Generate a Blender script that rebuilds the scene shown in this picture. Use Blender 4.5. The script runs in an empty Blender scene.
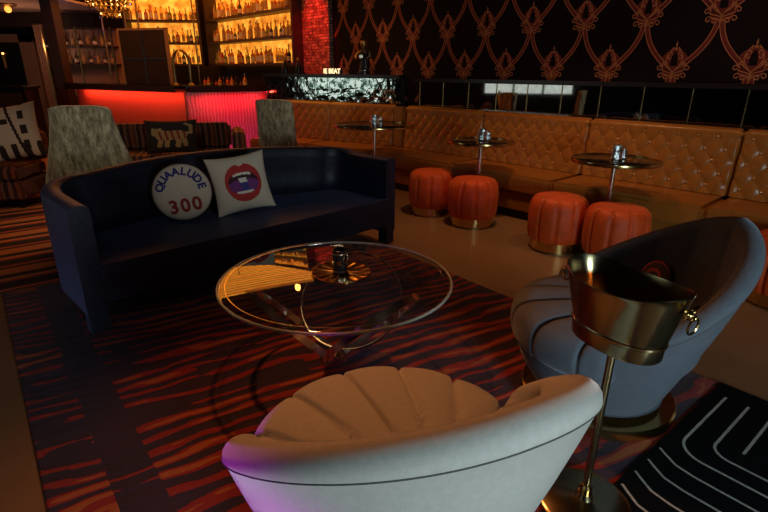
import bpy, bmesh, math, random
from mathutils import Vector, Matrix, noise
R = math.radians; PI = math.pi
sc = bpy.context.scene; COL = sc.collection
random.seed(7)

# ---------------------------------------------------------------- camera, world, lights, exposure
cam = bpy.data.cameras.new('camera'); co = bpy.data.objects.new('camera', cam); COL.objects.link(co)
co.location = (0, 0, 1.4); co.rotation_euler = (Matrix.Rotation(R(70), 3, 'X') @ Matrix.Rotation(R(.5), 3, 'Z')).to_euler()
cam.sensor_width = 36; cam.lens = 500/768*36; cam.clip_start = .02; sc.camera = co
sc.view_settings.view_transform = 'Standard'; sc.view_settings.look = 'None'
sc.view_settings.gamma = 1; sc.view_settings.use_curve_mapping = False
sc.view_settings.exposure = 0.0
w = bpy.data.worlds.new('world'); sc.world = w; w.use_nodes = True
w.node_tree.nodes['Background'].inputs[0].default_value = (.35, .16, .2, 1)
w.node_tree.nodes['Background'].inputs[1].default_value = .012

def lamp(kind, name, loc, aim, power, color, size=.3, size_y=None, spot=60, blend=.6):
    l = bpy.data.lights.new(name, kind); l.energy = power; l.color = color
    if kind == 'AREA':
        l.size = size
        if size_y: l.shape = 'RECTANGLE'; l.size_y = size_y
    else: l.shadow_soft_size = size
    if kind == 'SPOT': l.spot_size = R(spot); l.spot_blend = blend
    o = bpy.data.objects.new(name, l); COL.objects.link(o); o.location = loc
    o.rotation_euler = (Vector(aim)-Vector(loc)).to_track_quat('-Z', 'Y').to_euler()
    return o
COOL = (.72, .95, 1.0); WARM = (1.0, .42, .12)
# unseen cool area light added behind the camera, on the right
lamp('AREA', 'rear_cool_area', (1.9, -1.6, .98), (.75, 1.3, .45), 72, COOL, 1.0, .8)
# unseen spots added to light the lounge
lamp('SPOT', 'spot_over_stools', (.9, 4.3, 3.1), (1.2, 4.7, .3), 95, (1, .52, .22), .06, spot=82, blend=.9)
lamp('SPOT', 'spot_over_banquette_right', (2.1, 3.2, 3.1), (2.5, 3.9, .6), 42, (1, .55, .25), .06, spot=95, blend=.9)
lamp('SPOT', 'spot_over_corner', (-.6, 6.7, 3.0), (-.4, 7.7, .7), 50, (1, .55, .25), .06, spot=80, blend=.9)
lamp('SPOT', 'spot_over_coffee_table', (-.75, 3.3, 2.9), (.0, 1.35, .3), 165, (1, .33, .09), .08, spot=62, blend=.9)
lamp('SPOT', 'spot_over_front_chair', (.5, .7, 2.9), (.2, .95, .5), 3, (1, .8, .5), .1, spot=50, blend=.9)
lamp('SPOT', 'magenta_chair_spot', (-.80, -.6, .75), (-.27, .75, .50), 70, (.80, .06, 1.0), .1, spot=22, blend=.8)  # unseen low spot added for magenta on the front chair's side
lamp('SPOT', 'blue_sofa_spot', (-1.0, .2, 2.9), (-1.3, 3.0, .3), 10, (.50, .50, 1.0), .08, spot=50, blend=.9)  # unseen blue light added to tint the sofa
lamp('SPOT', 'blue_arm_spot', (-.7, .6, 2.2), (-1.62, 2.62, .45), 14, (.5, .5, 1.0), .06, spot=16, blend=.9)
lamp('SPOT', 'spot_over_rug', (-1.9, 1.0, 2.9), (-1.5, 1.9, 0), 9, (1, .5, .2), .1, spot=75, blend=.9)
lamp('SPOT', 'spot_over_cushions', (-.4, 2.2, 2.9), (-1.25, 3.45, .6), 13, (1, .72, .48), .05, spot=26, blend=.8)
lamp('SPOT', 'spot_over_striped_rug', (-3.9, 3.2, 2.9), (-3.9, 4.6, .1), 38, (1, .42, .14), .08, spot=70, blend=.9)
lamp('SPOT', 'spot_over_slipper_chairs', (-1.9, 2.9, 2.9), (-2.4, 4.5, 1.0), 80, (1, .95, .72), .08, spot=50, blend=.9)
lamp('SPOT', 'spot_over_far_slipper_chair', (-.9, 4.1, 2.9), (-1.3, 6.0, 1.0), 50, (1, .95, .72), .08, spot=28, blend=.9)
lamp('AREA', 'wallpaper_washer', (1.2, 4.0, 3.0), (2.2, 5.6, 1.7), 6, (1, .5, .25), 3.2, .1)
#lamp('AREA', 'ceiling_slat_uplight', (-3.2, 8.9, 2.5), (-3.0, 9.1, 3.1), 190, (1, .55, .10), 3.5, .3)
lamp('AREA', 'bar_red_led', (-2.55, 8.75, 1.09), (-2.45, 8.65, .1), 10, (1, .02, .03), 1.2, .05)
lamp('AREA', 'bar_left_red_led', (-4.38, 8.88, 1.09), (-4.30, 9.02, .6), 16, (1, .05, .02), 2.6, .05)
lamp('AREA', 'bar_pink_floor_light', (-2.25, 8.55, .12), (-2.4, 8.9, .7), 1.6, (1, .05, .35), .6, .1)
lamp('SPOT', 'brick_red_spot', (-1.55, 8.3, 3.1), (-1.08, 8.95, 1.9), 230, (1, .02, .02), .05, spot=48, blend=.7)
lamp('SPOT', 'partition_spot', (-.7, 5.2, 3.0), (-.75, 8.1, 1.15), 60, (.85, 1.0, .95), .12, spot=22, blend=.6)  # unseen cool light added to brighten the partition panes
lamp('POINT', 'blue_rack_light', (-5.6, 9.9, 2.2), (0, 0, 0), 3, (.35, .2, 1.0), .1)
lamp('POINT', 'porch_lamp_light', (-7.3, 10.9, 1.9), (0, 0, 0), 12, (1, .5, .3), .08)

# ---------------------------------------------------------------- node helpers
class N:
    def __init__(s, nt): s.nt = nt
    def m(s, op, a, b=0., c=0., clamp=False):
        n = s.nt.nodes.new('ShaderNodeMath'); n.operation = op; n.use_clamp = clamp
        for i, v in enumerate((a, b, c)):
            if isinstance(v, (int, float)): n.inputs[i].default_value = v
            else: s.nt.links.new(v, n.inputs[i])
        return n.outputs[0]
    def obj(s):
        n = s.nt.nodes.new('ShaderNodeTexCoord'); return n.outputs['Object']
    def xyz(s, v):
        n = s.nt.nodes.new('ShaderNodeSeparateXYZ'); s.nt.links.new(v, n.inputs[0]); return n.outputs
    def comb(s, x, y, z):
        n = s.nt.nodes.new('ShaderNodeCombineXYZ')
        for i, v in enumerate((x, y, z)):
            if isinstance(v, (int, float)): n.inputs[i].default_value = v
            else: s.nt.links.new(v, n.inputs[i])
        return n.outputs[0]
    def noise(s, v, scale, detail=3., rough=.5):
        n = s.nt.nodes.new('ShaderNodeTexNoise'); s.nt.links.new(v, n.inputs['Vector'])
        n.inputs['Scale'].default_value = scale; n.inputs['Detail'].default_value = detail; n.inputs['Roughness'].default_value = rough
        return n.outputs['Fac']
    def ramp(s, f, stops, const=False):
        n = s.nt.nodes.new('ShaderNodeValToRGB'); s.nt.links.new(f, n.inputs[0]); cr = n.color_ramp
        if const: cr.interpolation = 'CONSTANT'
        while len(cr.elements) < len(stops): cr.elements.new(.5)
        for e, (p, c) in zip(cr.elements, stops): e.position = p; e.color = (*c, 1)
        return n.outputs[0]
    def mix(s, f, a, b):
        n = s.nt.nodes.new('ShaderNodeMix'); n.data_type = 'RGBA'
        for i, v in ((0, f), (6, a), (7, b)):
            if isinstance(v, (int, float)): n.inputs[i].default_value = v
            elif isinstance(v, tuple): n.inputs[i].default_value = (*v, 1)
            else: s.nt.links.new(v, n.inputs[i])
        return n.outputs[2]
    def bump(s, h, strength, dist=.01):
        n = s.nt.nodes.new('ShaderNodeBump'); n.inputs['Strength'].default_value = strength; n.inputs['Distance'].default_value = dist
        s.nt.links.new(h, n.inputs['Height']); return n.outputs[0]
def mat(name, col=(.5, .5, .5), rough=.6, metal=0., sheen=0., emis=None, estr=0., trans=0., ior=1.45, var=.15, vscale=25., bump=0., bscale=60., spec=.5, coat=0., sheencol=None, fn=None):
    m = bpy.data.materials.new(name); m.use_nodes = True; nt = m.node_tree; b = nt.nodes['Principled BSDF']; q = N(nt)
    b.inputs['Roughness'].default_value = rough; b.inputs['Metallic'].default_value = metal
    b.inputs['Specular IOR Level'].default_value = spec
    b.inputs['Sheen Weight'].default_value = sheen; b.inputs['Sheen Roughness'].default_value = .4
    if sheencol: b.inputs['Sheen Tint'].default_value = (*sheencol, 1)
    b.inputs['Transmission Weight'].default_value = trans; b.inputs['IOR'].default_value = ior
    b.inputs['Coat Weight'].default_value = coat
    if emis: b.inputs['Emission Color'].default_value = (*emis, 1); b.inputs['Emission Strength'].default_value = estr
    c = None
    if fn: c = fn(q, b)
    elif var and not trans:
        f = q.noise(q.obj(), vscale, 4.)
        c = q.mix(f, tuple(x*(1-var) for x in col), tuple(min(1, x*(1+var)) for x in col))
    else: b.inputs['Base Color'].default_value = (*col, 1)
    if c is not None: nt.links.new(c, b.inputs['Base Color'])
    if bump: nt.links.new(q.bump(q.noise(q.obj(), bscale, 4.), bump), b.inputs['Normal'])
    m.diffuse_color = (*col, 1)
    return m
MT = {}
MT['navy'] = mat('navy_velvet', (.005, .006, .018), .5, sheen=.3, sheencol=(.3, .36, .7), var=.8, vscale=7, bump=.25, bscale=25)
MT['grey_velvet'] = mat('pale_grey_velvet', (.50, .48, .45), .85, sheen=.5, var=.14, vscale=70, bump=.12, bscale=320)
MT['slate_velvet'] = mat('slate_blue_velvet', (.10, .115, .145), .8, sheen=.45, sheencol=(.7, .8, 1), var=.2, vscale=18, bump=.3, bscale=120)
MT['seam'] = mat('seam_thread', (.10, .10, .10), .9, var=.1)
MT['rust'] = mat('rust_velvet', (.56, .06, .004), .6, sheen=.3, sheencol=(1, .45, .15), var=.45, vscale=12, bump=.2, bscale=40)
MT['leather'] = mat('caramel_leather', (.31, .108, .018), .29, var=.25, vscale=14, bump=.12, bscale=90, spec=.6)
MT['button'] = mat('glossy_leather_button', (.42, .17, .05), .2, var=.1, coat=.8, spec=.8)
MT['brass'] = mat('polished_brass', (.62, .42, .16), .18, metal=1, var=.08, vscale=8)
MT['bronze'] = mat('brushed_bronze', (.40, .32, .185), .2, metal=1, var=.12, vscale=10)
MT['dkbrass'] = mat('dull_brass', (.30, .20, .08), .35, metal=1, var=.2)
MT['chrome'] = mat('polished_steel', (.85, .76, .66), .2, metal=1, var=.05)
MT['glass'] = mat('clear_glass', (.93, .97, .95), .0, trans=1., ior=1.5)
MT['edgeglass'] = mat('frosted_glass_edge', (.62, .66, .60), .25, trans=.55, var=0)
def thin_glass():
    m = bpy.data.materials.new('table_glass'); m.use_nodes = True; nt = m.node_tree; nt.nodes.clear()
    o = nt.nodes.new('ShaderNodeOutputMaterial'); mx = nt.nodes.new('ShaderNodeMixShader'); f = nt.nodes.new('ShaderNodeFresnel'); f.inputs[0].default_value = 1.9
    ge = nt.nodes.new('ShaderNodeNewGeometry'); ml = nt.nodes.new('ShaderNodeMath'); ml.operation = 'MULTIPLY'; sb = nt.nodes.new('ShaderNodeMath'); sb.operation = 'SUBTRACT'; sb.inputs[0].default_value = 1.0; nt.links.new(ge.outputs['Backfacing'], sb.inputs[1]); nt.links.new(sb.outputs[0], ml.inputs[0]); nt.links.new(f.outputs[0], ml.inputs[1])
    t = nt.nodes.new('ShaderNodeBsdfTransparent'); t.inputs[0].default_value = (.95, .97, .95, 1); g = nt.nodes.new('ShaderNodeBsdfGlossy'); g.inputs['Roughness'].default_value = .0
    g.inputs[0].default_value = (1, 1, 1, 1)
    for a, b in ((ml.outputs[0], mx.inputs[0]), (t.outputs[0], mx.inputs[1]), (g.outputs[0], mx.inputs[2]), (mx.outputs[0], o.inputs[0])): nt.links.new(a, b)
    return m
MT['table_glass'] = thin_glass()
MT['black'] = mat('black_lacquer', (.008, .006, .007), .3, var=.1)
MT['dkwood'] = mat('dark_stained_wood', (.035, .014, .009), .45, var=.4, vscale=14)
MT['darkwall'] = mat('dark_plaster', (.022, .010, .010), .8, var=.3, vscale=5)
MT['ledge'] = mat('dark_ledge', (.016, .012, .013), .25, var=.2)
MT['mirror'] = mat('smoked_mirror', (.50, .48, .46), .03, metal=1, var=.3, vscale=20)
def antique(q, b):
    q.nt.links.new(q.bump(q.noise(q.obj(), 9., 2, .5), .22, .02), b.inputs['Normal'])
    return q.ramp(q.noise(q.obj(), 13., 4, .65), [(.38, (.02, .04, .03)), (.47, (.4, .5, .45)), (.55, (.95, 1., .95))])
MT['antique'] = mat('hammered_mirror', (.7, .75, .7), .06, metal=1, fn=antique)
MT['mercury'] = mat('faceted_silvered_glass', (.8, .75, .7), .08, metal=1, bump=1., bscale=70)
MT['glow_pane'] = mat('added_glow_pane', (.9, 1, .95), .3, emis=(.85, 1, .92), estr=.8, var=0)  # added glow for the partition mirrors to reflect
MT['cream'] = mat('cream_plaster', (.45, .33, .27), .85, var=.12, vscale=3)
MT['tan'] = mat('tan_painted_wood', (.30, .16, .10), .6, var=.2)
MT['slipper'] = mat('mottled_beige_velvet', (.27, .26, .19), .75, sheen=.25, sheencol=(1, .9, .7), fn=lambda q, b: q.ramp(q.noise(q.comb(*[q.m('MULTIPLY', c, k) for c, k in zip(q.xyz(q.obj()), (1, 1, .35))]), 26, 7, .75), [(.36, (.09, .055, .03)), (.5, (.24, .19, .12)), (.64, (.46, .38, .25))]))
MT['slip_side'] = mat('dark_brown_velvet', (.05, .02, .015), .8, var=.3)
MT['cloth'] = mat('cream_linen', (.60, .50, .38), .85, var=.07, vscale=40, bump=.2, bscale=220)
MT['navyink'] = mat('navy_embroidery', (.03, .02, .16), .8, var=.1)
MT['redink'] = mat('dark_red_embroidery', (.26, .02, .012), .8, var=.1)
MT['lipred'] = mat('red_lip_print', (.42, .018, .014), .7, var=.12)
MT['mouth'] = mat('dark_mouth_print', (.05, .008, .02), .8, var=.1)
MT['tongue'] = mat('purple_tongue_print', (.17, .03, .17), .8, var=.15)
MT['teeth'] = mat('white_print', (.75, .68, .55), .8, var=.05)
MT['pill'] = mat('blue_print', (.05, .04, .22), .8, var=.05)
MT['tiger'] = mat('gold_embroidery', (.42, .24, .09), .8, var=.2)
MT['darkfab'] = mat('black_cushion_cloth', (.025, .014, .012), .85, var=.2)
MT['crystal'] = mat('cut_crystal', (.95, .95, .95), .0, trans=1., ior=1.55)
MT['cupdark'] = mat('black_candle_cup', (.02, .018, .02), .15, var=.2)
MT['led'] = mat('red_led_strip', (1, .05, .03), .5, emis=(1, .03, .02), estr=4., var=0)
MT['flame'] = mat('warm_bulb', (1, .6, .2), .5, emis=(1, .42, .08), estr=16., var=0)
MT['candle_bulb'] = mat('candle_bulb', (1, .6, .2), .5, emis=(1, .38, .07), estr=7., var=0)
MT['lamp_bulb'] = mat('orange_bulb', (1, .5, .15), .5, emis=(1, .32, .05), estr=2.2, var=0)
MT['signlit'] = mat('lit_sign_letters', (1, .8, .5), .5, emis=(1, .72, .38), estr=1.6, var=0)
def bar_stripes(q, b):
    o = q.xyz(q.obj()); n = q.noise(q.obj(), 3.0, 2)
    f = q.m('FRACT', q.m('ADD', q.m('MULTIPLY', o[0], 5.2), q.m('MULTIPLY', n, .35)))
    return q.ramp(f, [(0, (.12, .03, .015)), (.16, (.20, .09, .05)), (.24, (.03, .01, .01)), (.45, (.20, .06, .03)), (.55, (.20, .10, .055)), (.62, (.05, .012, .01)), (.82, (.22, .05, .02))], True)
MT['stripe_sofa'] = mat('striped_upholstery', (.2, .06, .03), .8, fn=bar_stripes)
def amber(q, b):
    o = q.obj(); f = q.noise(o, 5., 5, .6)
    c = q.ramp(f, [(.30, (.30, .05, .004)), (.48, (.85, .28, .02)), (.62, (1, .50, .06)), (.75, (1, .66, .16))])
    q.nt.links.new(c, b.inputs['Emission Color']); b.inputs['Emission Strength'].default_value = 1.1
    return c
MT['amber'] = mat('backlit_amber_panel', (1, .5, .1), .5, fn=amber)
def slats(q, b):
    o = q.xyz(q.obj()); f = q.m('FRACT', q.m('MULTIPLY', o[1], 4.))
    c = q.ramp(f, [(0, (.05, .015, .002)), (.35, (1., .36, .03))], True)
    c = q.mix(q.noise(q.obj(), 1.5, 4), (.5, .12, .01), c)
    q.nt.links.new(c, b.inputs['Emission Color']); b.inputs['Emission Strength'].default_value = 3.2  # emission stands in for warm light falling on the wood
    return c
MT['slats'] = mat('glowing_oak_slats', (.6, .35, .1), .5, fn=slats)
def bead(q, b):
    o = q.xyz(q.obj()); u = q.m('ADD', q.m('MULTIPLY', o[0], 110.), q.m('MULTIPLY', q.noise(q.obj(), 9, 2), 7.))
    f = q.m('MULTIPLY', q.m('ADD', q.m('SINE', u), 1.), .5)
    q.nt.links.new(q.bump(f, .5, .01), b.inputs['Normal'])
    return q.ramp(f, [(.1, (.40, .24, .22)), (.8, (.62, .48, .45))])
MT['bead'] = mat('rippled_bar_front', (.6, .5, .5), .45, fn=bead)
def brick(q, b):
    n = q.nt.nodes.new('ShaderNodeTexBrick'); o = q.xyz(q.obj())
    q.nt.links.new(q.comb(o[0], o[2], 0.), n.inputs['Vector']); n.inputs['Scale'].default_value = 5.5
    n.inputs['Color1'].default_value = (.75, .45, .35, 1); n.inputs['Color2'].default_value = (.22, .10, .07, 1); n.inputs['Mortar'].default_value = (.05, .03, .02, 1)
    n.inputs['Mortar Size'].default_value = .025
    g = q.noise(q.obj(), 11, 6, .75)
    q.nt.links.new(q.bump(q.m('ADD', n.outputs['Fac'], q.m('MULTIPLY', g, 2.)), 1., .05), b.inputs['Normal'])
    return q.mix(q.ramp(g, [(.4, (0, 0, 0)), (.6, (1, 1, 1))]), (.10, .04, .03), n.outputs[0])
MT['brick'] = mat('rough_brick', (.4, .2, .15), .75, fn=brick)
def concrete(q, b):
    f = q.noise(q.obj(), 1.7, 6, .6); g = q.noise(q.obj(), 40., 3)
    q.nt.links.new(q.ramp(f, [(.3, (.28,)*3), (.7, (.5,)*3)]), b.inputs['Roughness'])
    return q.mix(g, q.ramp(f, [(.3, (.15, .075, .035)), (.7, (.25, .135, .065))]), (.27, .15, .08))
MT['concrete'] = mat('polished_concrete', (.2, .12, .08), .4, fn=concrete)
def tiger_rug(q, b):
    o = q.xyz(q.obj()); x, y = o[0], o[1]          # x across the rug, y along
    ca, sa = math.cos(R(-8)), math.sin(R(-8))
    u = q.m('ADD', q.m('MULTIPLY', x, ca), q.m('MULTIPLY', y, sa))
    v = q.m('SUBTRACT', q.m('MULTIPLY', y, ca), q.m('MULTIPLY', x, sa))
    wv = q.comb(q.m('MULTIPLY', u, 1.1), q.m('MULTIPLY', v, 2.2), 0.)
    warp = q.noise(wv, 1.3, 2, .5)
    fine = q.noise(q.comb(q.m('MULTIPLY', u, 3.), q.m('MULTIPLY', v, 9.), 0.), 1.4, 2)
    ph = q.m('ADD', q.m('MULTIPLY', v, 70.), q.m('ADD', q.m('MULTIPLY', warp, 17.), q.m('MULTIPLY', fine, 3.2)))
    s = q.m('SINE', ph)
    tap = q.noise(q.comb(q.m('MULTIPLY', u, 1.6), q.m('MULTIPLY', v, 9.), 5.), 1.3, 2)
    fx = q.m('SUBTRACT', s, q.m('MULTIPLY', q.m('SUBTRACT', tap, .49), 6.))
    # plain dark channel between border and field
    ch = q.m('MULTIPLY', q.m('GREATER_THAN', x, .19), q.m('LESS_THAN', x, .34))
    fx = q.m('SUBTRACT', fx, q.m('MULTIPLY', ch, 1.6))
    pile = q.noise(q.obj(), 160., 2); n2 = q.noise(q.obj(), 3., 3)
    base = q.mix(n2, (.012, .008, .018), (.050, .020, .045))
    c = q.mix(q.m('GREATER_THAN', fx, .15), base, q.mix(n2, (.20, .010, .008), (.30, .02, .012)))
    c = q.mix(q.m('GREATER_THAN', fx, 1.15), c, q.mix(n2, (.30, .05, .012), (.42, .12, .025)))
    q.nt.links.new(q.bump(q.m('ADD', pile, q.m('MULTIPLY', s, .3)), .5, .01), b.inputs['Normal'])
    return c
MT['tiger_rug'] = mat('tiger_stripe_pile', (.1, .02, .02), .95, sheen=.15, fn=tiger_rug)
def stripe_rug(q, b):
    o = q.xyz(q.obj()); x, y = o[0], o[1]
    sh = q.m('MULTIPLY', q.m('GREATER_THAN', x, 1.9), .37)
    f = q.m('FRACT', q.m('ADD', q.m('MULTIPLY', y, 1.9), sh))
    return q.ramp(f, [(0, (.50, .15, .04)), (.26, (.03, .012, .01)), (.34, (.42, .07, .03)), (.42, (.02, .01, .01)), (.68, (.40, .05, .03)), (.76, (.55, .2, .06)), (.84, (.03, .01, .01))], True)
MT['stripe_rug'] = mat('striped_flatweave', (.4, .1, .03), .9, fn=stripe_rug)
MT['blackrug'] = mat('black_wool', (.004, .004, .005), .95, spec=.1, var=.4, vscale=60, bump=.5, bscale=200)
MT['whitewool'] = mat('off_white_wool', (.42, .40, .36), .95, var=.25, vscale=90, bump=.5, bscale=200)
MT['wallpaper'] = mat('black_wallpaper_ground', (.006, .002, .003), .8, var=.3, vscale=6, spec=.15)
MT['wp_line'] = mat('copper_flock_line', (.40, .13, .045), .55, var=.2, vscale=60)
MT['wp_fill'] = mat('dark_red_flock', (.12, .008, .005), .8, var=.3, vscale=50)
MT['granite'] = mat('black_stone_top', (.012, .01, .01), .12, var=.5, vscale=40)

# ---------------------------------------------------------------- mesh helpers
def ob(name, me, m, parent=None, smooth=False, loc=None, rot=None):
    o = bpy.data.objects.new(name, me); COL.objects.link(o)
    for k in (m if isinstance(m, (list, tuple)) else [m]): me.materials.append(MT[k])
    if smooth:
        me.polygons.foreach_set('use_smooth', [True]*len(me.polygons))
        if smooth != 'all': me.set_sharp_from_angle(angle=R(38))
    if parent: o.parent = parent
    if loc: o.location = loc
    if rot is not None: o.rotation_euler = rot
    me.update(); return o
class MB:
    def __init__(s): s.v = []; s.f = []; s.mi = []; s.cur = 0
    def add(s, vs, fs):
        b = len(s.v); s.v += [tuple(v) for v in vs]; s.f += [tuple(i+b for i in f) for f in fs]; s.mi += [s.cur]*len(fs); return s
    def box(s, x0, y0, z0, x1, y1, z1):
        v = [(x, y, z) for z in (z0, z1) for y in (y0, y1) for x in (x0, x1)]
        return s.add(v, [(0, 2, 3, 1), (4, 5, 7, 6), (0, 1, 5, 4), (2, 6, 7, 3), (0, 4, 6, 2), (1, 3, 7, 5)])
    def prism(s, pts, z0, z1):
        n = len(pts); a = sum(pts[i][0]*pts[(i+1) % n][1]-pts[(i+1) % n][0]*pts[i][1] for i in range(n))
        if a < 0: pts = pts[::-1]
        return s.add([(x, y, z0) for x, y in pts]+[(x, y, z1) for x, y in pts],
                     [tuple(range(n))[::-1], tuple(range(n, 2*n))]+[(i, (i+1) % n, (i+1) % n+n, i+n) for i in range(n)])
    def lathe(s, prof, n=32, c=(0, 0, 0), sx=1, sy=1, cap=True, scallop=None):
        vs = []
        for (r, z) in prof:
            for i in range(n):
                a = 2*PI*i/n; k = scallop(a, r, z) if scallop else 1
                vs.append((c[0]+r*k*sx*math.cos(a), c[1]+r*k*sy*math.sin(a), c[2]+z))
        fs = [(j*n+i, j*n+(i+1) % n, (j+1)*n+(i+1) % n, (j+1)*n+i) for j in range(len(prof)-1) for i in range(n)]
        if cap: fs += [tuple(range(n))[::-1], tuple(range((len(prof)-1)*n, len(prof)*n))]
        return s.add(vs, fs)
    def tube(s, path, r, n=10, closed=False):
        P = [Vector(p) for p in path]; m = len(P); vs = []; up = None
        for i, p in enumerate(P):
            t = (P[(i+1) % m]-P[i-1]) if closed else (P[min(i+1, m-1)]-P[max(i-1, 0)])
            t.normalize()
            if up is None: up = t.orthogonal().normalized()
            up = (up - t*up.dot(t)).normalized(); b = t.cross(up)
            rr = r[i] if isinstance(r, (list, tuple)) else r
            vs += [p+(up*math.cos(2*PI*k/n)+b*math.sin(2*PI*k/n))*rr for k in range(n)]
        k = m if closed else m-1
        fs = [(i*n+j, i*n+(j+1) % n, ((i+1) % m)*n+(j+1) % n, ((i+1) % m)*n+j) for i in range(k) for j in range(n)]
        if not closed: fs += [tuple(range(n))[::-1], tuple(range((m-1)*n, m*n))]
        return s.add(vs, fs)
    def ball(s, c, r, n=12, m=8, sz=1):
        prof = [(r*math.sin(PI*j/m)+1e-5, -r*sz*math.cos(PI*j/m)) for j in range(m+1)]
        return s.lathe(prof, n, c, cap=False)
    def grid(s, F, nu, nv, cu=False, flip=False):
        vs = [F(i, j) for j in range(nv) for i in range(nu)]; fs = []
        for j in range(nv-1):
            for i in range(nu if cu else nu-1):
                q = (j*nu+i, j*nu+(i+1) % nu, (j+1)*nu+(i+1) % nu, (j+1)*nu+i); fs.append(q[::-1] if flip else q)
        return s.add(vs, fs)
    def build(s, name, m, parent=None, smooth=False, loc=None, rot=None, bevel=0, seg=2):
        me = bpy.data.meshes.new(name); me.from_pydata(s.v, [], s.f)
        if s.cur or any(s.mi): me.polygons.foreach_set('material_index', s.mi)
        if bevel:
            bm = bmesh.new(); bm.from_mesh(me)
            es = [e for e in bm.edges if len(e.link_faces) == 2 and e.calc_face_angle(0) > R(40)]
            bmesh.ops.bevel(bm, geom=es, offset=bevel, segments=seg, affect='EDGES', clamp_overlap=True)
            bm.to_mesh(me); bm.free()
        return ob(name, me, m, parent, smooth, loc, rot)
def tag(o, label, cat, group=None, kind=None):
    if label: o['label'] = label
    if cat: o['category'] = cat
    if group: o['group'] = group
    if kind: o['kind'] = kind
    return o
def thing(name, label, cat, loc=(0, 0, 0), rz=0, group=None):
    o = bpy.data.objects.new(name, None); COL.objects.link(o); o.empty_display_size = .1
    o.location = loc; o.rotation_euler = (0, 0, rz); return tag(o, label, cat, group)
def dup(root, loc=None, rz=None, label=None, group=None):
    def cp(o, par):
        c = o.copy(); COL.objects.link(c); c.parent = par
        for ch in o.children: cp(ch, c)
        return c
    r = cp(root, None)
    if loc: r.location = loc
    if rz is not None: r.rotation_euler = (0, 0, rz)
    if label: r['label'] = label
    if group: r['group'] = group
    return r
def struct(o): o['kind'] = 'structure'; return o

# wall frame: D runs along the wallpaper wall towards the right and the camera, NN into the wall
AW = math.atan2(-.739, .673); DX, DY = .673, -.739; NX, NY = .739, .673
def W(s, n): return (s*DX+n*NX, s*DY+n*NY)
NW = 5.2

# ---------------------------------------------------------------- setting
struct(MB().box(-12, -4, -.1, 9, 16, 0).build('floor', 'concrete'))
struct(MB().box(-12, -4, 3.25, 9, 16, 3.35).build('ceiling', 'darkwall'))
struct(MB().box(-12, 13.6, 0, 4, 13.8, 3.25).build('wall_back', 'darkwall'))
struct(MB().box(-12, -4, 0, -11.8, 13.6, 3.25).build('wall_left', 'darkwall'))
struct(MB().box(-12, -4.2, 0, 9, -4, 3.25).build('wall_front', 'darkwall'))

# wallpaper wall, with the flocked ornament laid into its surface
def ribbon(mb, pts, wd, y=0.):
    P = [Vector((p[0], p[1])) for p in pts]; vs = []; n = len(P)
    for i in range(n):
        t = (P[min(i+1, n-1)]-P[max(i-1, 0)]).normalized(); q = Vector((-t.y, t.x)); ww = wd[i] if isinstance(wd, list) else wd
        a = P[i]+q*ww/2; b = P[i]-q*ww/2; vs += [(a.x, y, a.y), (b.x, y, b.y)]
    mb.add(vs, [(2*i, 2*i+1, 2*i+3, 2*i+2) for i in range(n-1)])
def spiral(cx, cy, r0, a0, turns, sg, n=14):
    return [(cx+r0*(1-t*.75)*math.cos(a0+sg*2*PI*turns*t), cy+r0*(1-t*.75)*math.sin(a0+sg*2*PI*turns*t)) for t in [i/(n-1) for i in range(n)]]
def bez(a, b, c, d, n=12):
    r = []
    for i in range(n):
        t = i/(n-1); k = ((1-t)**3, 3*t*(1-t)**2, 3*t*t*(1-t), t**3)
        r.append(tuple(sum(k[j]*p[m] for j, p in enumerate((a, b, c, d))) for m in (0, 1)))
    return r
wp = MB()
SW0, SW1 = -6.95, 3.2
wp.box(SW0, 0, 0, SW1, .15, 3.25)
def medallion(cx, z0):
    T = lambda pts, sg: [(cx+sg*x, z0+y) for x, y in pts]
    wp.cur = 2                                     # dark red fills
    for sg in (1, -1):
        ribbon(wp, T(bez((0, .03), (.10, .09), (.10, .17), (.0, .25)), sg), [.02+.07*math.sin(PI*i/11) for i in range(12)], -.001)
    ribbon(wp, T([(-.085, .06), (.085, .06)], 1), .09, -.001)
    for sg in (1, -1):
        ribbon(wp, T(bez((.016, .0), (.04, -.14), (.10, -.22), (.225, -.335)), sg), .035, -.001)
    wp.cur = 1                                     # copper lines
    for sg in (1, -1):
        for L in (bez((0, .055), (.05, .10), (.085, .15), (.06, .20)), bez((.06, .20), (.05, .235), (.02, .22), (.028, .195)),
                  spiral(.042, .175, .02, PI/2, .9, -1), spiral(.03, .235, .016, -PI/2, .8, 1),
                  spiral(.115, .085, .028, PI, 1.0, -1), spiral(.085, .12, .022, PI*1.2, .9, -1),
                  spiral(.095, .02, .026, PI*.7, .9, -1), spiral(.05, .005, .020, PI*.7, .9, -1),
                  bez((.0, .03), (.03, .06), (.07, .05), (.10, .075)), bez((.0, .01), (.03, .04), (.07, .02), (.085, .045)),
                  bez((.0, .05), (.03, .085), (.06, .09), (.085, .13)), bez((.0, -.005), (.01, .01), (.03, .02), (.04, .0)),
                  bez((0, .24), (.015, .26), (.028, .262), (.032, .248))):
            ribbon(wp, T(L, sg), .0072, -.002)
        for off in (-.018, .018):
            P0 = bez((.016, .0), (.04, -.14), (.10, -.22), (.225, -.335))
            P1 = []
            for i, p in enumerate(P0):
                a = P0[max(i-1, 0)]; b = P0[min(i+1, 11)]; dx, dy = b[0]-a[0], b[1]-a[1]; l = math.hypot(dx, dy)
                P1.append((p[0]-dy/l*off, p[1]+dx/l*off))
            ribbon(wp, T(P1, sg), .0065, -.002)
    ribbon(wp, T(bez((0, .235), (0, .26), (0, .28), (0, .31)), 1), [.006, .01, .014, .012, .008, .006, .012, .016, .014, .008, .006, .003], -.002)
    ribbon(wp, T([(0, -.01), (0, .06)], 1), .016, -.002)
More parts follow.
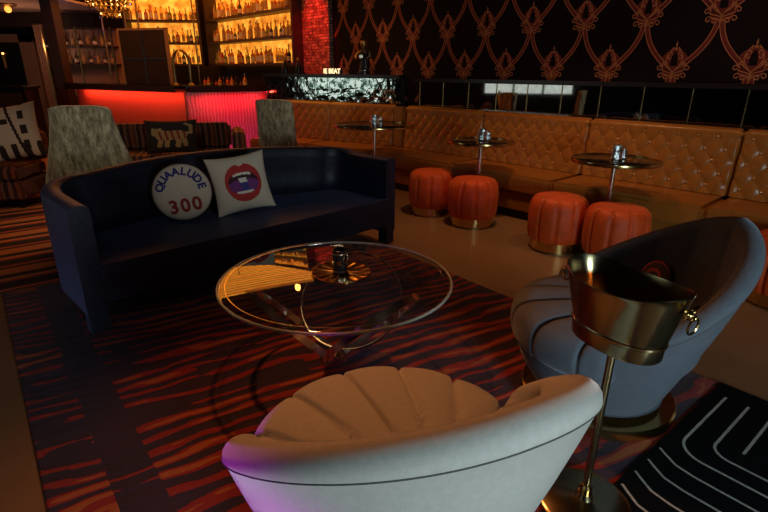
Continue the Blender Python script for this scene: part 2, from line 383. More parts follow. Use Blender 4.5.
for k in range(-4, 10):
    for j in range(4):
        cx = -1.23-.606*k-(.303 if j % 2 else 0); z0 = 1.385+.45*j
        if cx-.12 > SW0 and cx < SW1-.3: medallion(cx, z0)
struct(wp.build('wall_right', ['wallpaper', 'wp_line', 'wp_fill'], loc=(*W(0, NW), 0), rot=(0, 0, AW)))
# brick pillar and the stretch of wall carrying the shelves
struct(MB().box(SW0-.74, -.08, 0, SW0, .25, 3.25).build('trim_1', 'brick', loc=(*W(0, NW), 0), rot=(0, 0, AW)))
struct(MB().box(-13, .06, 0, SW0-.74, .2, 3.25).build('wall_bar', 'darkwall', loc=(*W(0, NW), 0), rot=(0, 0, AW)))

# mirror strip with ledge along the wallpaper wall
lt = thing('mirror_ledge', 'long dark ledge over a strip of smoked mirror panes behind the leather banquette', 'ledge', (*W(0, NW), 0), AW)
MB().box(-5.0, -.14, 1.305, 3.0, -.003, 1.35).box(-5.0, -.12, .30, 3.0, -.003, 1.0).build('shelf_board', 'ledge', lt, bevel=.004)
ss = [-4.98+.42*i for i in range(19)]
for a, b in zip(ss[:-1], ss[1:]):
    MB().box(a+.004, -.03, 1.0, b-.004, -.006, 1.304).build('mirror_pane', 'mirror', lt)
for a in ss: MB().box(a-.004, -.036, 1.0, a+.004, -.03, 1.304).build('pane_bead', 'dkbrass', lt)
# low partition that carries on to the left, behind the far end of the banquette
PX, PY = .225, 7.31; QX, QY = -1.96, 8.70
LP = math.hypot(QX-PX, QY-PY); AP = math.atan2(PY-QY, PX-QX)
pt = thing('low_partition', 'low dark partition with bright mirror panes behind the far banquette end, beside the brick pillar', 'partition', (QX, QY, 0), AP)
MB().box(0, 0, 0, LP, .09, 1.345).build('body', 'darkwall', pt)
MB().box(-.02, -.06, 1.345, LP+.0, .09, 1.39).build('shelf_board', 'ledge', pt, bevel=.004)
for i in range(10):
    a = i*LP/10
    MB().box(a+.005, -.02, 1.0, a+LP/10-.005, -.001, 1.34).build('mirror_pane', 'antique', pt)

# back wall shelving bays, each a thing with lit panel and shelves
def lit_shelves(name, label, loc, rz, L, zs, top):
    t = thing(name, label, 'shelves', loc, rz)
    MB().box(0, .0, zs[0], L, .05, top).build('lit_panel', 'amber', t)
    for z in zs: MB().box(-.02, -.26, z-.045, L+.02, 0, z).build('shelf', 'dkwood', t, bevel=.003)
    for x in (-.05, L+.0): MB().box(x, -.27, zs[0]-.045, x+.05, .05, top).build('side_post', 'dkwood', t)
    return t
ZS = (1.57, 2.0, 2.43)
S0, S1 = -11.0, SW0-.74-.06
lit_shelves('lit_bar_shelves', 'amber backlit bottle shelves beside the red brick pillar', (*W(S0, NW), 0), AW, S1-S0, ZS, 2.9)
LSX, LSY = -5.45, 11.75; LL = 1.5
lit_shelves('lit_bar_shelves', 'amber backlit bottle shelves further left, beyond the dark service screen', (LSX, LSY, 0), 0, LL, ZS, 2.9)
# bottles
bm_ = {}
bm_['amber'] = mat('amber_bottle', (.45, .12, .01), .12, var=.2); bm_['dark'] = mat('dark_bottle', (.015, .01, .01), .15, var=.2)
bm_['clear'] = mat('clear_bottle', (.75, .6, .3), .08, trans=.85); bm_['green'] = mat('green_bottle', (.10, .16, .02), .12, var=.2); bm_['red'] = mat('red_bottle', (.35, .02, .01), .2, var=.2)
for k, v in bm_.items(): MT['b_'+k] = v
bm_ = None
def bottle(kind, h, r, tall):
    n = .45 if tall else .62
    prof = [(r*.92, 0), (r, .01), (r, h*n), (r*.75, h*(n+.09)), (r*.32, h*(n+.17)), (r*.3, h*.9)]
    o = MB().lathe(prof, 14).build('liquor_bottle', 'b_'+kind, None, True)
    MB().lathe([(r*.36, h*.9), (r*.36, h), (r*.3, h*1.005)], 10).build('cap', 'dkbrass' if kind != 'dark' else 'b_red', o, True)
    MB().lathe([(r*1.02, h*.12), (r*1.02, h*(n-.1))], 14, cap=False).build('paper_label', 'cloth' if kind in ('amber', 'dark') else 'tiger', o, True)
    return o
protos = {}
for k, h, r, tl in (('amber', .30, .040, 0), ('dark', .29, .038, 1), ('clear', .31, .036, 0), ('green', .28, .038, 1), ('red', .24, .045, 0)):
    protos[k] = bottle(k, h, r, tl)
used = set()
names = {'amber': 'amber bottle with a pale label', 'dark': 'near-black bottle with a red cap', 'clear': 'clear glass bottle with a gold label', 'green': 'olive green bottle with a gold label', 'red': 'squat red bottle with a gold label'}
tier = {1.57: 'lowest', 2.0: 'middle', 2.43: 'top'}
def place_bottle(k, x, y, z, label, group):
    if k in used: o = dup(protos[k])
    else: o = protos[k]; used.add(k)
    o.location = (x, y, z); o.rotation_euler = (0, 0, random.uniform(0, 6)); s = random.uniform(.8, 1.08); o.scale = (s, s, s*random.uniform(.85, 1.1))
    tag(o, label, 'bottle', group)
kinds = ['amber']*4+['clear']*5+['green']*2+['dark']*2+['red']*2
for z in ZS:
    x = S0+.08
    while x < S1-.05:
        k = random.choice(kinds); p = W(x, NW-.13+random.uniform(-.06, .05))
        place_bottle(k, *p, z, names[k]+', %s lit shelf by the brick pillar' % tier[z], 'bottles on the %s lit shelf by the pillar' % tier[z]); x += random.uniform(.092, .112)
    x = .08
    while x < LL-.05:
        k = random.choice(kinds)
        place_bottle(k, LSX+x, LSY-.13+random.uniform(-.06, .05), z, names[k]+', %s shelf of the left lit bay' % tier[z], 'bottles on the %s shelf of the left bay' % tier[z]); x += random.uniform(.092, .112)

# back counter under the shelves
bc = thing('back_counter', 'dark back counter running under the lit bottle shelves', 'counter', (*W(S0, NW), 0), AW)
BCL = -8.98-S0
MB().box(-1.0, -.62, 0, BCL, -.02, 1.02).build('cabinet', 'dkwood', bc, bevel=.006)
MB().box(-1.02, -.65, 1.02, BCL, -.02, 1.06).build('worktop', 'granite', bc, bevel=.004)
for i in range(11):
    p = W(S0+.0+i*.18, NW-.42)
    place_bottle(['red', 'amber', 'dark'][i % 3], *p, 1.062, names[['red', 'amber', 'dark'][i % 3]]+' on the back counter', 'bottles on the back counter')

# bar: corner C, left end A, right end B
BA, BC_, BB = Vector((-5.7, 9.75)), Vector((-3.2, 8.4)), Vector((-1.95, 9.55))
def off(p, q, d):
    t = (q-p).normalized(); return Vector((-t.y, t.x))*d
bar = thing('bar_counter', 'bar counter with a red glowing rippled front and dark stone top', 'bar', (BC_.x, BC_.y, 0))
def LC(p): return (p.x-BC_.x, p.y-BC_.y)
L1 = (BC_-BA).length; a1 = math.atan2(BC_.y-BA.y, BC_.x-BA.x); L2 = (BB-BC_).length; a2 = math.atan2(BB.y-BC_.y, BB.x-BC_.x)
MB().box(-L1, 0, 0, 0, .45, 1.14).build('body', 'dkwood', bar, rot=(0, 0, a1))
MB().box(0, 0, 0, L2, .45, 1.14).build('body', 'dkwood', bar, rot=(0, 0, a2))
MB().box(-L1, -.03, .02, 0, -.001, 1.10).build('front_panel', 'tan', bar, rot=(0, 0, a1))
MB().box(0, -.03, .02, L2, -.001, 1.10).build('front_panel', 'bead', bar, rot=(0, 0, a2))
MB().box(-L1-.05, -.20, 1.15, .02, .5, 1.20).build('worktop', 'granite', bar, rot=(0, 0, a1), bevel=.006)
MB().box(-.0, -.20, 1.1501, L2+.05, .5, 1.2001).build('worktop', 'granite', bar, rot=(0, 0, a2), bevel=.006)
MB().box(-L1+.06, -.15, 1.130, -.25, -.12, 1.148).build('light_strip', 'led', bar, rot=(0, 0, a1))
MB().box(.2, -.15, 1.130, L2-.15, -.12, 1.148).build('light_strip', 'led', bar, rot=(0, 0, a2))
MB().box(-L1-.05, -.212, 1.10, .02, -.201, 1.195).build('edge_trim', 'dkwood', bar, rot=(0, 0, a1))
MB().box(0, -.212, 1.10, L2, -.201, 1.195).build('edge_trim', 'dkwood', bar, rot=(0, 0, a2))
# service screen on the bar
bw = BA+(BC_-BA)*.72
scn = thing('service_screen', 'dark panelled screen with a thin brass frame standing on the bar counter', 'screen', (-4.08, 9.12, 1.2), a1+R(12))
MB().box(-.47, -.02, .0, .47, .02, .86).build('panel', 'darkwall', scn, bevel=.006)
MB().box(-.49, -.032, .0, -.455, .03, .88).box(.455, -.032, .0, .49, .03, .88).box(-.49, -.032, .85, .49, .03, .885).build('frame', 'tan', scn, bevel=.003)
MB().box(-.455, -.028, .40, .455, -.021, .415).box(-.01, -.028, .0, .01, -.021, .85).build('rail', 'black', scn)
# beer tower
tp = [(0, 0, .02), (0, 0, .35)]+[(.13-.13*math.cos(a), 0, .35+.19*math.sin(a)) for a in [PI*i/12 for i in range(1, 12)]]+[(.26, 0, .35), (.26, 0, .02)]
bt = thing('beer_tower', 'arched brass tap tower on the bar counter, right of the dark screen', 'tap', (-3.5, 8.82, 1.2))
MB().tube(tp, .022, 12).build('arch_pipe', 'dkbrass', bt, True)
for x in (0, .26): MB().lathe([(.05, 0), (.05, .012), (.028, .03)], 16, (x, 0, 0)).build('flange', 'dkbrass', bt, True)
MB().tube([(.13, -.01, .54), (.13, -.09, .50), (.13, -.10, .44)], .012).build('spout', 'brass', bt, True)
# brass posts of the bar
for (px, py, lb) in ((-5.30, 10.25, 'thin brass post at the left end of the bar, rising behind the chandelier'), (-4.75, 10.0, 'thin brass post just right of the chandelier'), (-4.45, 9.85, 'thin brass post nearest the left edge of the dark screen'), (-3.42, 9.75, 'thin brass post standing between the two lit shelf bays')):
    t = thing('brass_post', lb, 'post', (px, py, 0), group='brass posts by the bar')
    z0 = 0 if py > 9.6 else 0
    MB().tube([(0, 0, .01), (0, 0, 3.249)], .013, 10).build('pole', 'dkbrass', t, True)
    MB().lathe([(.04, 0), (.04, .02), (.015, .04)], 14).build('flange', 'dkbrass', t, True)
# left glassware rack
rk = thing('glassware_rack', 'dim purple-lit rack of shelves with bottles, left of the dark screen', 'rack', (-7.15, 11.3, 0))
MB().box(0, .25, 0, 1.45, .28, 2.25).build('back_panel', 'tan', rk)
for z in (.02, .9, 1.55, 1.9, 2.25): MB().box(0, 0, z-.02, 1.45, .25, z).build('shelf', 'dkwood', rk)
for x in (0, .7, 1.42): MB().box(x, -.01, 0, x+.03, .02, 2.26).build('upright', 'dkbrass', rk)
for z, k0 in ((1.55, 0), (1.9, 1)):
    for i in range(9):
        k = ['clear', 'dark'][(i+k0) % 2]
        place_bottle(k, -7.15+.12+i*.15, 11.42, z+.001, names[k]+', %s of the purple-lit rack' % ('lower row' if z < 1.6 else 'upper row'), 'bottles on the purple-lit rack')

# decanters and statuette on the ledge
for (t_, lb) in ((.42, 'left one of two dark cone-shaped shakers on the partition ledge'), (.70, 'right one of two dark cone-shaped shakers on the partition ledge')):
    p = Vector((QX, QY))+Vector((math.cos(AP), math.sin(AP)))*t_+Vector((-math.sin(AP), math.cos(AP)))*.015
    t = thing('cocktail_shaker', lb, 'shaker', (p.x, p.y, 1.391), group='shakers on the partition ledge')
    MB().lathe([(.055, 0), (.06, .02), (.045, .12), (.022, .17), (.02, .19)], 20).build('body', 'black', t, True)
    MB().lathe([(.024, .19), (.024, .215), (.008, .24)], 16).build('stopper', 'dkbrass', t, True)
sp = Vector((QX, QY))+Vector((math.cos(AP), math.sin(AP)))*1.95+Vector((-math.sin(AP), math.cos(AP)))*.01
st = thing('statuette', 'dark figurine with a gilded head standing on the ledge, in front of the wallpaper', 'statuette', (sp.x, sp.y, 1.391), AP)
MB().lathe([(.095, 0), (.095, .03), (.075, .045), (.075, .07), (.085, .08)], 24).build('plinth', 'black', st, True)
MB().lathe([(.086, .03), (.086, .036)], 24, cap=False).lathe([(.078, .055), (.078, .061)], 24, cap=False).build('silver_band', 'chrome', st, True)
MB().lathe([(.07, .08), (.075, .12), (.055, .18), (.075, .24), (.10, .29), (.07, .325), (.03, .34)], 20, sy=.7).build('torso', 'black', st, True)
MB().tube([(-.09, 0, .29), (-.13, -.02, .24), (-.10, -.06, .21)], [.025, .02, .018], 8).build('arm', 'dkbrass', st, True)
MB().tube([(.09, 0, .29), (.12, -.02, .24), (.09, -.06, .20)], [.025, .02, .018], 8).build('arm', 'black', st, True)
MB().lathe([(.028, .33), (.032, .35), (.048, .38), (.052, .41), (.045, .44), (.02, .46)], 18, sy=1.05).build('head', 'dkbrass', st, True)
MB().box(-.03, -.075, .22, .03, -.06, .26).build('chest_plate', 'chrome', st, bevel=.003)

def text_mesh(txt, size, extrude=.002, bold=0.):
    cu = bpy.data.curves.new('t', 'FONT'); cu.body = txt; cu.size = size; cu.extrude = extrude; cu.align_x = 'CENTER'; cu.offset = bold; cu.resolution_u = 4
    o = bpy.data.objects.new('t', cu); COL.objects.link(o); dg = bpy.context.evaluated_depsgraph_get(); dg.update()
    me = bpy.data.meshes.new_from_object(o.evaluated_get(dg)); bpy.data.objects.remove(o); return me
# small lit sign on the ledge
sp = Vector((QX, QY))+Vector((math.cos(AP), math.sin(AP)))*1.38+Vector((-math.sin(AP), math.cos(AP)))*.0
sg = thing('lit_sign', 'small lit letter sign on the ledge, just right of the red brick pillar', 'sign', (sp.x, sp.y, 1.391), AP)
MB().box(-.17, -.01, 0, .17, .03, .085).build('backing', 'black', sg)
me = text_mesh('IE BEAT', .095, .002, .002); ob('lettering', me, 'signlit', sg, loc=(0, -.013, .012), rot=(PI/2, 0, 0))

# ---------------------------------------------------------------- banquette
cache = {}
def tuft_panel(parent, L, name='backrest_panel'):
    du, z0, z1, zt = .0125, 0., .56, .5
    nu = int(L/du)+1; nz = 44
    def F(i, j):
        x = L*i/(nu-1); e = min(1, min(x, L-x)/.02); t = j/(nz-1)
        if t < .86:
            z = .46+.50*t/.86; s = math.sqrt(max(0, min(1, e*(2-e))))
            p = x/.15+(z-.43)/.2; q = x/.15-(z-.43)/.2
            h = .028*(abs(math.sin(PI*p))*abs(math.sin(PI*q)))**.26
            fade = min(1, (.96-z)/.05); fade = max(0, fade)
            y = -.10-h*fade-.03*(1-fade)+(z-.46)*.14
            return (x, y*s+(1-s)*-.02, z)
        k = (t-.86)/.14*PI*.62
        return (x, -.06+.10*(1-math.cos(k))*.6-.00, .96+.045*math.sin(k)*max(.5, e))
    m = MB().grid(F, nu, nz)
    # closing back
    m.box(.001, -.0, .3, L-.001, .05, .975)
    o = m.build(name, 'leather', parent, 'all')
    for r in range(6):
        z = .43+.1*r
        if z < .5 or z > .94: continue
        x = .15*(.5 if r % 2 else 0)
        while x < L:
            if .04 < x < L-.04:
                if 'btn' not in cache: cache['btn'] = c = MB().ball((0, 0, 0), .0135, 10, 6).build('button', 'button', o, True)
                else: c = cache['btn'].copy(); COL.objects.link(c)
                c.parent = o; c.location = (x, -.112+(z-.46)*.14, z)
            x += .15
    return o
def banquette(name, label, origin, rz, segs):
    t = thing(name, label, 'banquette', (origin[0], origin[1], 0), rz)
    x = 0
    for L in segs:
        o = tuft_panel(t, L-.006); o.location = (x, 0, 0)
        c = MB().box(.003, -.66, .27, L-.003, -.07, .455).build('seat_cushion', 'leather', t, True, bevel=.028, seg=4); c.location = (x, 0, 0)
        x += L
    MB().box(0, -.63, .09, x, .04, .272).build('base', 'leather', t, bevel=.01)
    MB().box(.02, -.58, 0, x-.02, .02, .09).build('toe_kick', 'black', t)
    return t
NB = NW-.19
S_A = -5.02
x0, y0 = W(S_A, NB)
banquette('leather_banquette', 'long caramel leather banquette with deep buttoned back under the wallpaper', (x0, y0), AW, [1.30]*5+[1.3])
# far section, turned slightly towards the camera
FX, FY = -1.75, 8.40
ex, ey = W(S_A-.03, NB)
LF = math.hypot(ex-FX, ey-FY)-.17; AF = math.atan2(ey-FY, ex-FX)
banquette('leather_banquette', 'caramel leather banquette section at the far end, in front of the low partition', (FX, FY), AF, [LF/2]*2)

cf = thing('corner_filler', 'narrow leather wedge joining the two banquette sections in the corner', 'upholstery', (FX, FY, 0), AF)
dv = Vector((ex-FX, ey-FY)); u_ = dv.normalized(); n_ = Vector((-u_.y, u_.x))
def lf(p): q = Vector(p)-Vector((FX, FY)); return (q.dot(u_), q.dot(n_))
E0 = Vector((FX, FY))+u_*(LF+.006); K0 = Vector((ex, ey))-u_*.002
MB().prism([lf(E0), lf(K0), lf(Vector((ex, ey))-Vector((NX, NY))*.60-u_*.004), lf(E0-n_*.62)], .09, .452).build('seat_wedge', 'leather', cf, bevel=.008)
MB().prism([lf(E0), lf(K0), lf(K0-Vector((NX, NY))*.10), lf(E0-n_*.10)], .453, .985).build('back_wedge', 'leather', cf, bevel=.008)
# ---------------------------------------------------------------- pouf stools
def make_pouf():
    t = thing('pouf_stool', '', 'stool')
    def sca(a, r, z): return 1-.10*(1-abs(math.sin(a*5)))**4*(1 if r > .1 else 0)
    prof = [(.20, .085), (.225, .095), (.238, .15), (.242, .28), (.236, .38), (.222, .425), (.195, .452), (.16, .46), (.10, .463), (.05, .463), (.001, .463)]
    MB().lathe(prof, 120, scallop=sca).build('upholstery', 'rust', t, 'all')
    m = MB()
    for k in range(10):
        a = PI*k/5; m.tube([(r*.965*math.cos(a), r*.965*math.sin(a), z) for r, z in ((.212, .10), (.224, .16), (.227, .28), (.222, .38), (.208, .425), (.18, .452))], .005, 6)
    m.build('piping', 'rust', t, True)
    MB().lathe([(.205, 0), (.205, .088), (.19, .088)], 48).build('base_band', 'brass', t, True)
    MB().lathe([(.208, 0), (.208, .012)], 48, cap=False).build('floor_ring', 'dkbrass', t, True)
    return t
pf = make_pouf(); first = True
for x, y, lb in ((.50, 5.22, 'rust velvet pouf stool, furthest left of the front row, left of the middle bar table'),
                 (.87, 4.815, 'rust velvet pouf stool right in front of the middle bar table'),
                 (1.47, 4.10, 'rust velvet pouf stool, left one of the pair by the nearest bar table'),
                 (1.81, 3.75, 'rust velvet pouf stool directly in front of the nearest bar table pole'),
                 (2.62, 3.02, 'rust velvet pouf stool at the right picture edge, behind the slate blue chair'),
                 (-.24, 5.75, 'rust velvet pouf stool at the far table, mostly hidden behind the navy sofa')):
    o = pf if first else dup(pf); first = False
    o.location = (x, y, 0); o.rotation_euler = (0, 0, random.uniform(0, 1)); tag(o, lb, 'stool', 'rust velvet pouf stools')

# ---------------------------------------------------------------- bar tables
def make_bar_table(r, h):
    t = thing('bar_table', '', 'table')
    MB().lathe([(r*.97, h-.018), (r, h-.014), (r, h-.002), (r*.985, h)], 56).build('table_top', 'granite', t, True)
    MB().lathe([(r+.004, h-.022), (r+.007, h-.012), (r+.004, h+.003), (r-.006, h+.003), (r-.006, h-.001)], 56, cap=False).build('metal_rim', 'brass', t, True)
    MB().tube([(0, 0, .03), (0, 0, h-.018)], .021, 16).build('pole', 'chrome', t, True)
    MB().lathe([(.14, 0), (.14, .012), (.05, .025), (.03, .05)], 36).build('foot_plate', 'chrome', t, True)
    return t
def make_votive():
    t = thing('crystal_votive', '', 'candle holder')
    def sca(a, r, z): return 1-.06*abs(math.sin(a*5+z*60))
    MB().lathe([(.030, 0), (.036, .004), (.034, .03), (.038, .055), (.034, .085), (.029, .085), (.028, .02), (.001, .018)], 40, scallop=sca, cap=False).build('crystal_cup', 'mercury', t, True)
    MB().lathe([(.018, .02), (.018, .04), (.001, .04)], 16).build('wax', 'cloth', t, True)
    return t
v0 = None
for x, y, h, r, lb, vl in ((1.90, 4.15, .755, .345, 'round bar table nearest the camera, dark top with brass rim', 'cut crystal candle holder on the nearest bar table'),
                       (.98, 5.19, .77, .33, 'middle round bar table behind the left pair of pouf stools', 'cut crystal candle holder on the middle bar table'),
                       (-.13, 6.33, .815, .50, 'large far round table at the corner of the banquette behind the navy sofa', 'cut crystal candle holder on the large far table')):
    t = make_bar_table(r, h); t.location = (x, y, 0); tag(t, lb, 'table', 'round bar tables')
    for dx, dy, sz in ((0, 0, 1.0), (.075, .04, .7)):
        v = make_votive() if v0 is None else dup(v0); v0 = v0 or v
        v.location = (x+dx, y+dy, h+.0005); v.scale = (sz*1.35,)*3
        tag(v, vl if sz == 1 else 'small '+vl.replace('holder on', 'holder beside the taller one on'), 'candle holder', 'crystal votives')

# ---------------------------------------------------------------- rugs
nn = Vector((.777, .629)); AN = math.atan2(nn.y, nn.x)      # rug width direction
dd = Vector((.629, -.777))
far_l = Vector((-2.53, 3.02))                               # far left corner
near_r = Vector((1.63, 2.06))
WR = (near_r-far_l).dot(nn); LR = 3.66
rg = MB(); nx, ny = 60, 80
rg.box(0, -LR, .0, WR, 0, .012)
o = rg.build('tiger_rug', 'tiger_rug', None, loc=(far_l.x, far_l.y, .001), rot=(0, 0, AN), bevel=.004)
tag(o, 'large dark rug with red and orange tiger stripes under the sofa and coffee table', 'rug')
o = MB().box(0, .0, 0, 4.2, 4.4, .008).build('striped_rug', 'stripe_rug', None, loc=(-4.55, 1.45, .001), rot=(0, 0, AN), bevel=.003)
o.location = (far_l.x-2.6*nn.x-.06*dd.x, far_l.y-2.6*nn.y-.06*dd.y, .001)
tag(o, 'flat rug with black and orange stripes at the far left, before the striped bench', 'rug')
# black rug; its own corner is near_r, u = towards the camera-left, v = towards the right
k0 = near_r+dd*.0
br = MB().box(0, 0, 0, 1.5, 1.25, .005)
br.cur = 1
def rib3(pts, wd):
    P = [Vector(p) for p in pts]; vs = []; n = len(P)
    for i in range(n):
        t = (P[min(i+1, n-1)]-P[max(i-1, 0)]).normalized(); q = Vector((-t.y, t.x))*wd/2
        vs += [(*(P[i]+q), .0056), (*(P[i]-q), .0056)]
    br.add(vs, [(2*i, 2*i+2, 2*i+3, 2*i+1) for i in range(n-1)])
def arch(v0, v1, uo, rad):
    p = [(.12, v0)]
    p += [(uo-rad+rad*math.sin(a), v0+rad-rad*math.cos(a)) for a in [PI/2*i/6 for i in range(7)]]
    p += [(uo-rad+rad*math.cos(a), v1-rad+rad*math.sin(a)) for a in [PI/2*i/6 for i in range(7)]]
    return p+[(.12, v1)]
MV = .70
rib3(arch(.06, 2*MV-.06, .66, .10), .011); rib3(arch(.15, 2*MV-.15, .57, .07), .011)
v = .24
while v < 1.2: rib3([(.12, v), (.48, v)], .011); v += .088
for k in range(8):
    uo = .76+.10*k
    rib3([(uo-.06, .02), (uo-.04, .05), (uo-.01, .10), (uo, .17), (uo, 1.2)], .010)
vv = Vector((-nn.x, -nn.y)); 
ang = math.atan2(vv.y, vv.x)
for i, f in enumerate(br.v): br.v[i] = (f[0], min(f[1], 1.25), f[2])
o = br.build('black_rug', ['blackrug', 'whitewool'], None, loc=(near_r.x, near_r.y, .0135), rot=(0, 0, ang))
tag(o, 'black rug with thin off-white arching lines at the lower right', 'rug')

# ---------------------------------------------------------------- sofa
sofaA = Vector((-1.62, 2.46)); sofaB = Vector((.09, 4.18)); LS = (sofaB-sofaA).length; HS = LS/2
mid = (sofaA+sofaB)/2; AS = math.atan2((sofaB-sofaA).y, (sofaB-sofaA).x)
sofa = thing('velvet_sofa', 'navy blue velvet sofa with curved back and slab arms, facing the coffee table', 'sofa', (mid.x, mid.y, .014), AS)
def plan():           # centre line of the wrap-around shell, from left arm front to right arm front
    P = []; x1 = HS-.055
    for i in range(9): P.append((-x1, .0+.50*i/8))
    for i in range(1, 9):
        a = PI/2*i/9; P.append((-x1+.22*(1-math.cos(a)), .50+.20*math.sin(a)))
    for i in range(25):
        x = -x1+.22+(2*x1-.44)*i/24; P.append((x, .70+.20*(1-(x/(x1-.22))**2)))
    return P+[(-p[0], p[1]) for p in P[:17][::-1]]
PL = plan(); TH = .055
def hgt(p): return .735+.075*max(0, (p[1]-.45)/.45)
shell = MB(); n = len(PL)
def sec(i):
    p = Vector(PL[i]); t = (Vector(PL[min(i+1, n-1)])-Vector(PL[max(i-1, 0)])).normalized(); q = Vector((-t.y, t.x)); h = hgt(PL[i]); z0 = .10
    prof = [(-TH*.8, z0), (-TH, z0+.02), (-TH, h-.045), (-TH*.85, h-.016), (-TH*.45, h-.003), (0, h), (TH*.45, h-.003), (TH*.85, h-.016), (TH, h-.045), (TH, z0+.02), (TH*.8, z0)]
    # outer side is +q
    return [(p.x+q.x*a, p.y+q.y*a, z) for a, z in prof]
rows = [sec(i) for i in range(n)]
k = len(rows[0]); shell.add([v for r in rows for v in r], [(i*k+j, (i+1)*k+j, (i+1)*k+(j+1) % k, i*k+(j+1) % k) for i in range(n-1) for j in range(k)]+[tuple(range(k)), tuple(range((n-1)*k, n*k))[::-1]])
shell.build('back_and_arms', 'navy', sofa, True)
m = MB(); seat = [(p[0], p[1]) for p in PL]
inner = []
for i, p in enumerate(PL):
    t = (Vector(PL[min(i+1, n-1)])-Vector(PL[max(i-1, 0)])).normalized(); inner.append((p[0]+t.y*(TH-.01), p[1]-t.x*(TH-.01)))
pts = [(inner[0][0], -.0)]+inner+[(inner[-1][0], -.0)]
MB().prism(pts, .17, .30).build('seat_frame', 'navy', sofa, bevel=.008)
MB().prism([(x*.997, y+(-.02 if y < .05 else 0)) for x, y in pts], .295, .40).build('seat_cushion', 'navy', sofa, True, bevel=.03, seg=4)
# inner back cushion roll
rl = MB(); 
def bk(i, j):
    p = inner[8+i]; c = Vector((0, -.2)); d = (c-Vector(p)).normalized(); t = j/7; e = math.sin(PI*min(1, i/5))*0+1
    return (p[0]+d.x*(.10-.07*t)*math.sin(PI*(.15+.8*t)), p[1]+d.y*(.10-.07*t)*math.sin(PI*(.15+.8*t)), .39+(hgt(p)-.05-.39)*t)
rl.grid(bk, n-16, 8).build('back_pad', 'navy', sofa, 'all')
for x in (-HS+.055, HS-.055):
    MB().prism([(x-.05, -.0), (x+.05, -.0), (x+.05, .10), (x-.05, .10)], 0, .12).build('leg', 'navy', sofa, bevel=.008)
for x in (-HS+.16, HS-.16):
    MB().prism([(x-.03, .60), (x+.03, .60), (x+.03, .66), (x-.03, .66)], 0, .12).build('leg', 'dkwood', sofa)
MB().lathe([(.028, 0), (.028, .172)], 12, (0, .3, 0)).build('leg', 'dkwood', sofa)

# cushions: front is -y of the cushion frame, z up
def sq_height(x, z, a, T):
    u, v = min(1, abs(x)/a), min(1, abs(z)/a); return T*((1-u**2.6)*(1-v**2.6))**.55
def cushion(name, a, T, colour, mats, parent=None, n=72, pinch=.09, round_=False):
    m = MB()
    for side in (-1, 1):
        vs = []; fs = []; base = len(m.v)
        for j in range(n+1):
            for i in range(n+1):
                u = -1+2*i/n; v = -1+2*j/n
                if round_:
                    # square to disc
                    x = u*math.sqrt(1-v*v/2); z = v*math.sqrt(1-u*u/2); r = min(1, math.hypot(x, z)); h = T*(1-r**3)**.5
                    vs.append((x*a, side*h, z*a))
                else:
                    x = u*a*(1-pinch*(1-v*v)*abs(u)**2); z = v*a*(1-pinch*(1-u*u)*abs(v)**2)
                    vs.append((x, side*T*((1-abs(u)**2.6)*(1-abs(v)**2.6))**.55, z))
        for j in range(n):
            for i in range(n):
                q = (j*(n+1)+i, j*(n+1)+i+1, (j+1)*(n+1)+i+1, (j+1)*(n+1)+i)
                cx = sum(vs[t][0] for t in q)/4; cz = sum(vs[t][2] for t in q)/4
                m.cur = colour(cx/a, cz/a) if side < 0 else 0
                m.add([], [])
                m.f.append(tuple(t+base for t in (q if side < 0 else q[::-1]))); m.mi.append(m.cur)
        m.v += vs
    m.cur = 1
    me = bpy.data.meshes.new(name); me.from_pydata(m.v, [], m.f); me.polygons.foreach_set('material_index', m.mi)
    bm = bmesh.new(); bm.from_mesh(me); bmesh.ops.remove_doubles(bm, verts=bm.verts, dist=.0004); bm.to_mesh(me); bm.free()
    return ob(name, me, mats, parent, 'all')
def inpoly(x, y, P):
    c = False
    for i in range(len(P)):
        (a, b), (d, e) = P[i-1], P[i]
        if (b > y) != (e > y) and x < (d-a)*(y-b)/(e-b)+a: c = not c
    return c
def place_cushion(t, loc, face, tilt, roll):
    # face: yaw of the front normal; tilt back; roll in its own plane
    M = Matrix.Translation(loc) @ Matrix.Rotation(face, 4, 'Z') @ Matrix.Rotation(tilt, 4, 'X') @ Matrix.Rotation(roll, 4, 'Y')
    t.matrix_world = M
RR = .195
rc = thing('round_cushion', 'round cream cushion reading QUAALUDE 300 on the navy sofa', 'cushion')
cushion('cover', RR, .055, lambda x, z: 0, ['cloth'], rc, 40, round_=True)
MB().tube([(RR*math.cos(a)*.995, 0, RR*math.sin(a)*.995) for a in [2*PI*i/64 for i in range(64)]], .006, 8, True).build('piping', 'darkfab', rc, True)
def wrap(me, M):
    bm = bmesh.new(); bm.from_mesh(me); bmesh.ops.triangulate(bm, faces=bm.faces)
    for _ in range(1): bmesh.ops.subdivide_edges(bm, edges=bm.edges, cuts=1)
    for v in bm.verts:
        p = M @ v.co; r = min(.999, math.hypot(p.x, p.z)/RR)
        v.co = (p.x, -.055*(1-r**3)**.5-.0035+p.y, p.z)
    bm.to_mesh(me); bm.free(); return me
word = 'QUAALUDE'
for i, ch in enumerate(word):
    a = R(158-(158-8)*i/7); rr = .116
    me = text_mesh(ch, .073, .0008, .0030)
    M = Matrix.Translation((rr*math.cos(a), 0, rr*math.sin(a))) @ Matrix.Rotation(-(a-PI/2), 4, 'Y') @ Matrix.Rotation(PI/2, 4, 'X')
    ob('letter', wrap(me, M), 'navyink', rc)
for i, ch in enumerate('300'):
    me = text_mesh(ch, .125, .0008, .004)
    M = Matrix.Translation((.005+(i-1)*.076, 0, -.135)) @ Matrix.Rotation(PI/2, 4, 'X')
    ob('numeral', wrap(me, M), 'redink', rc)
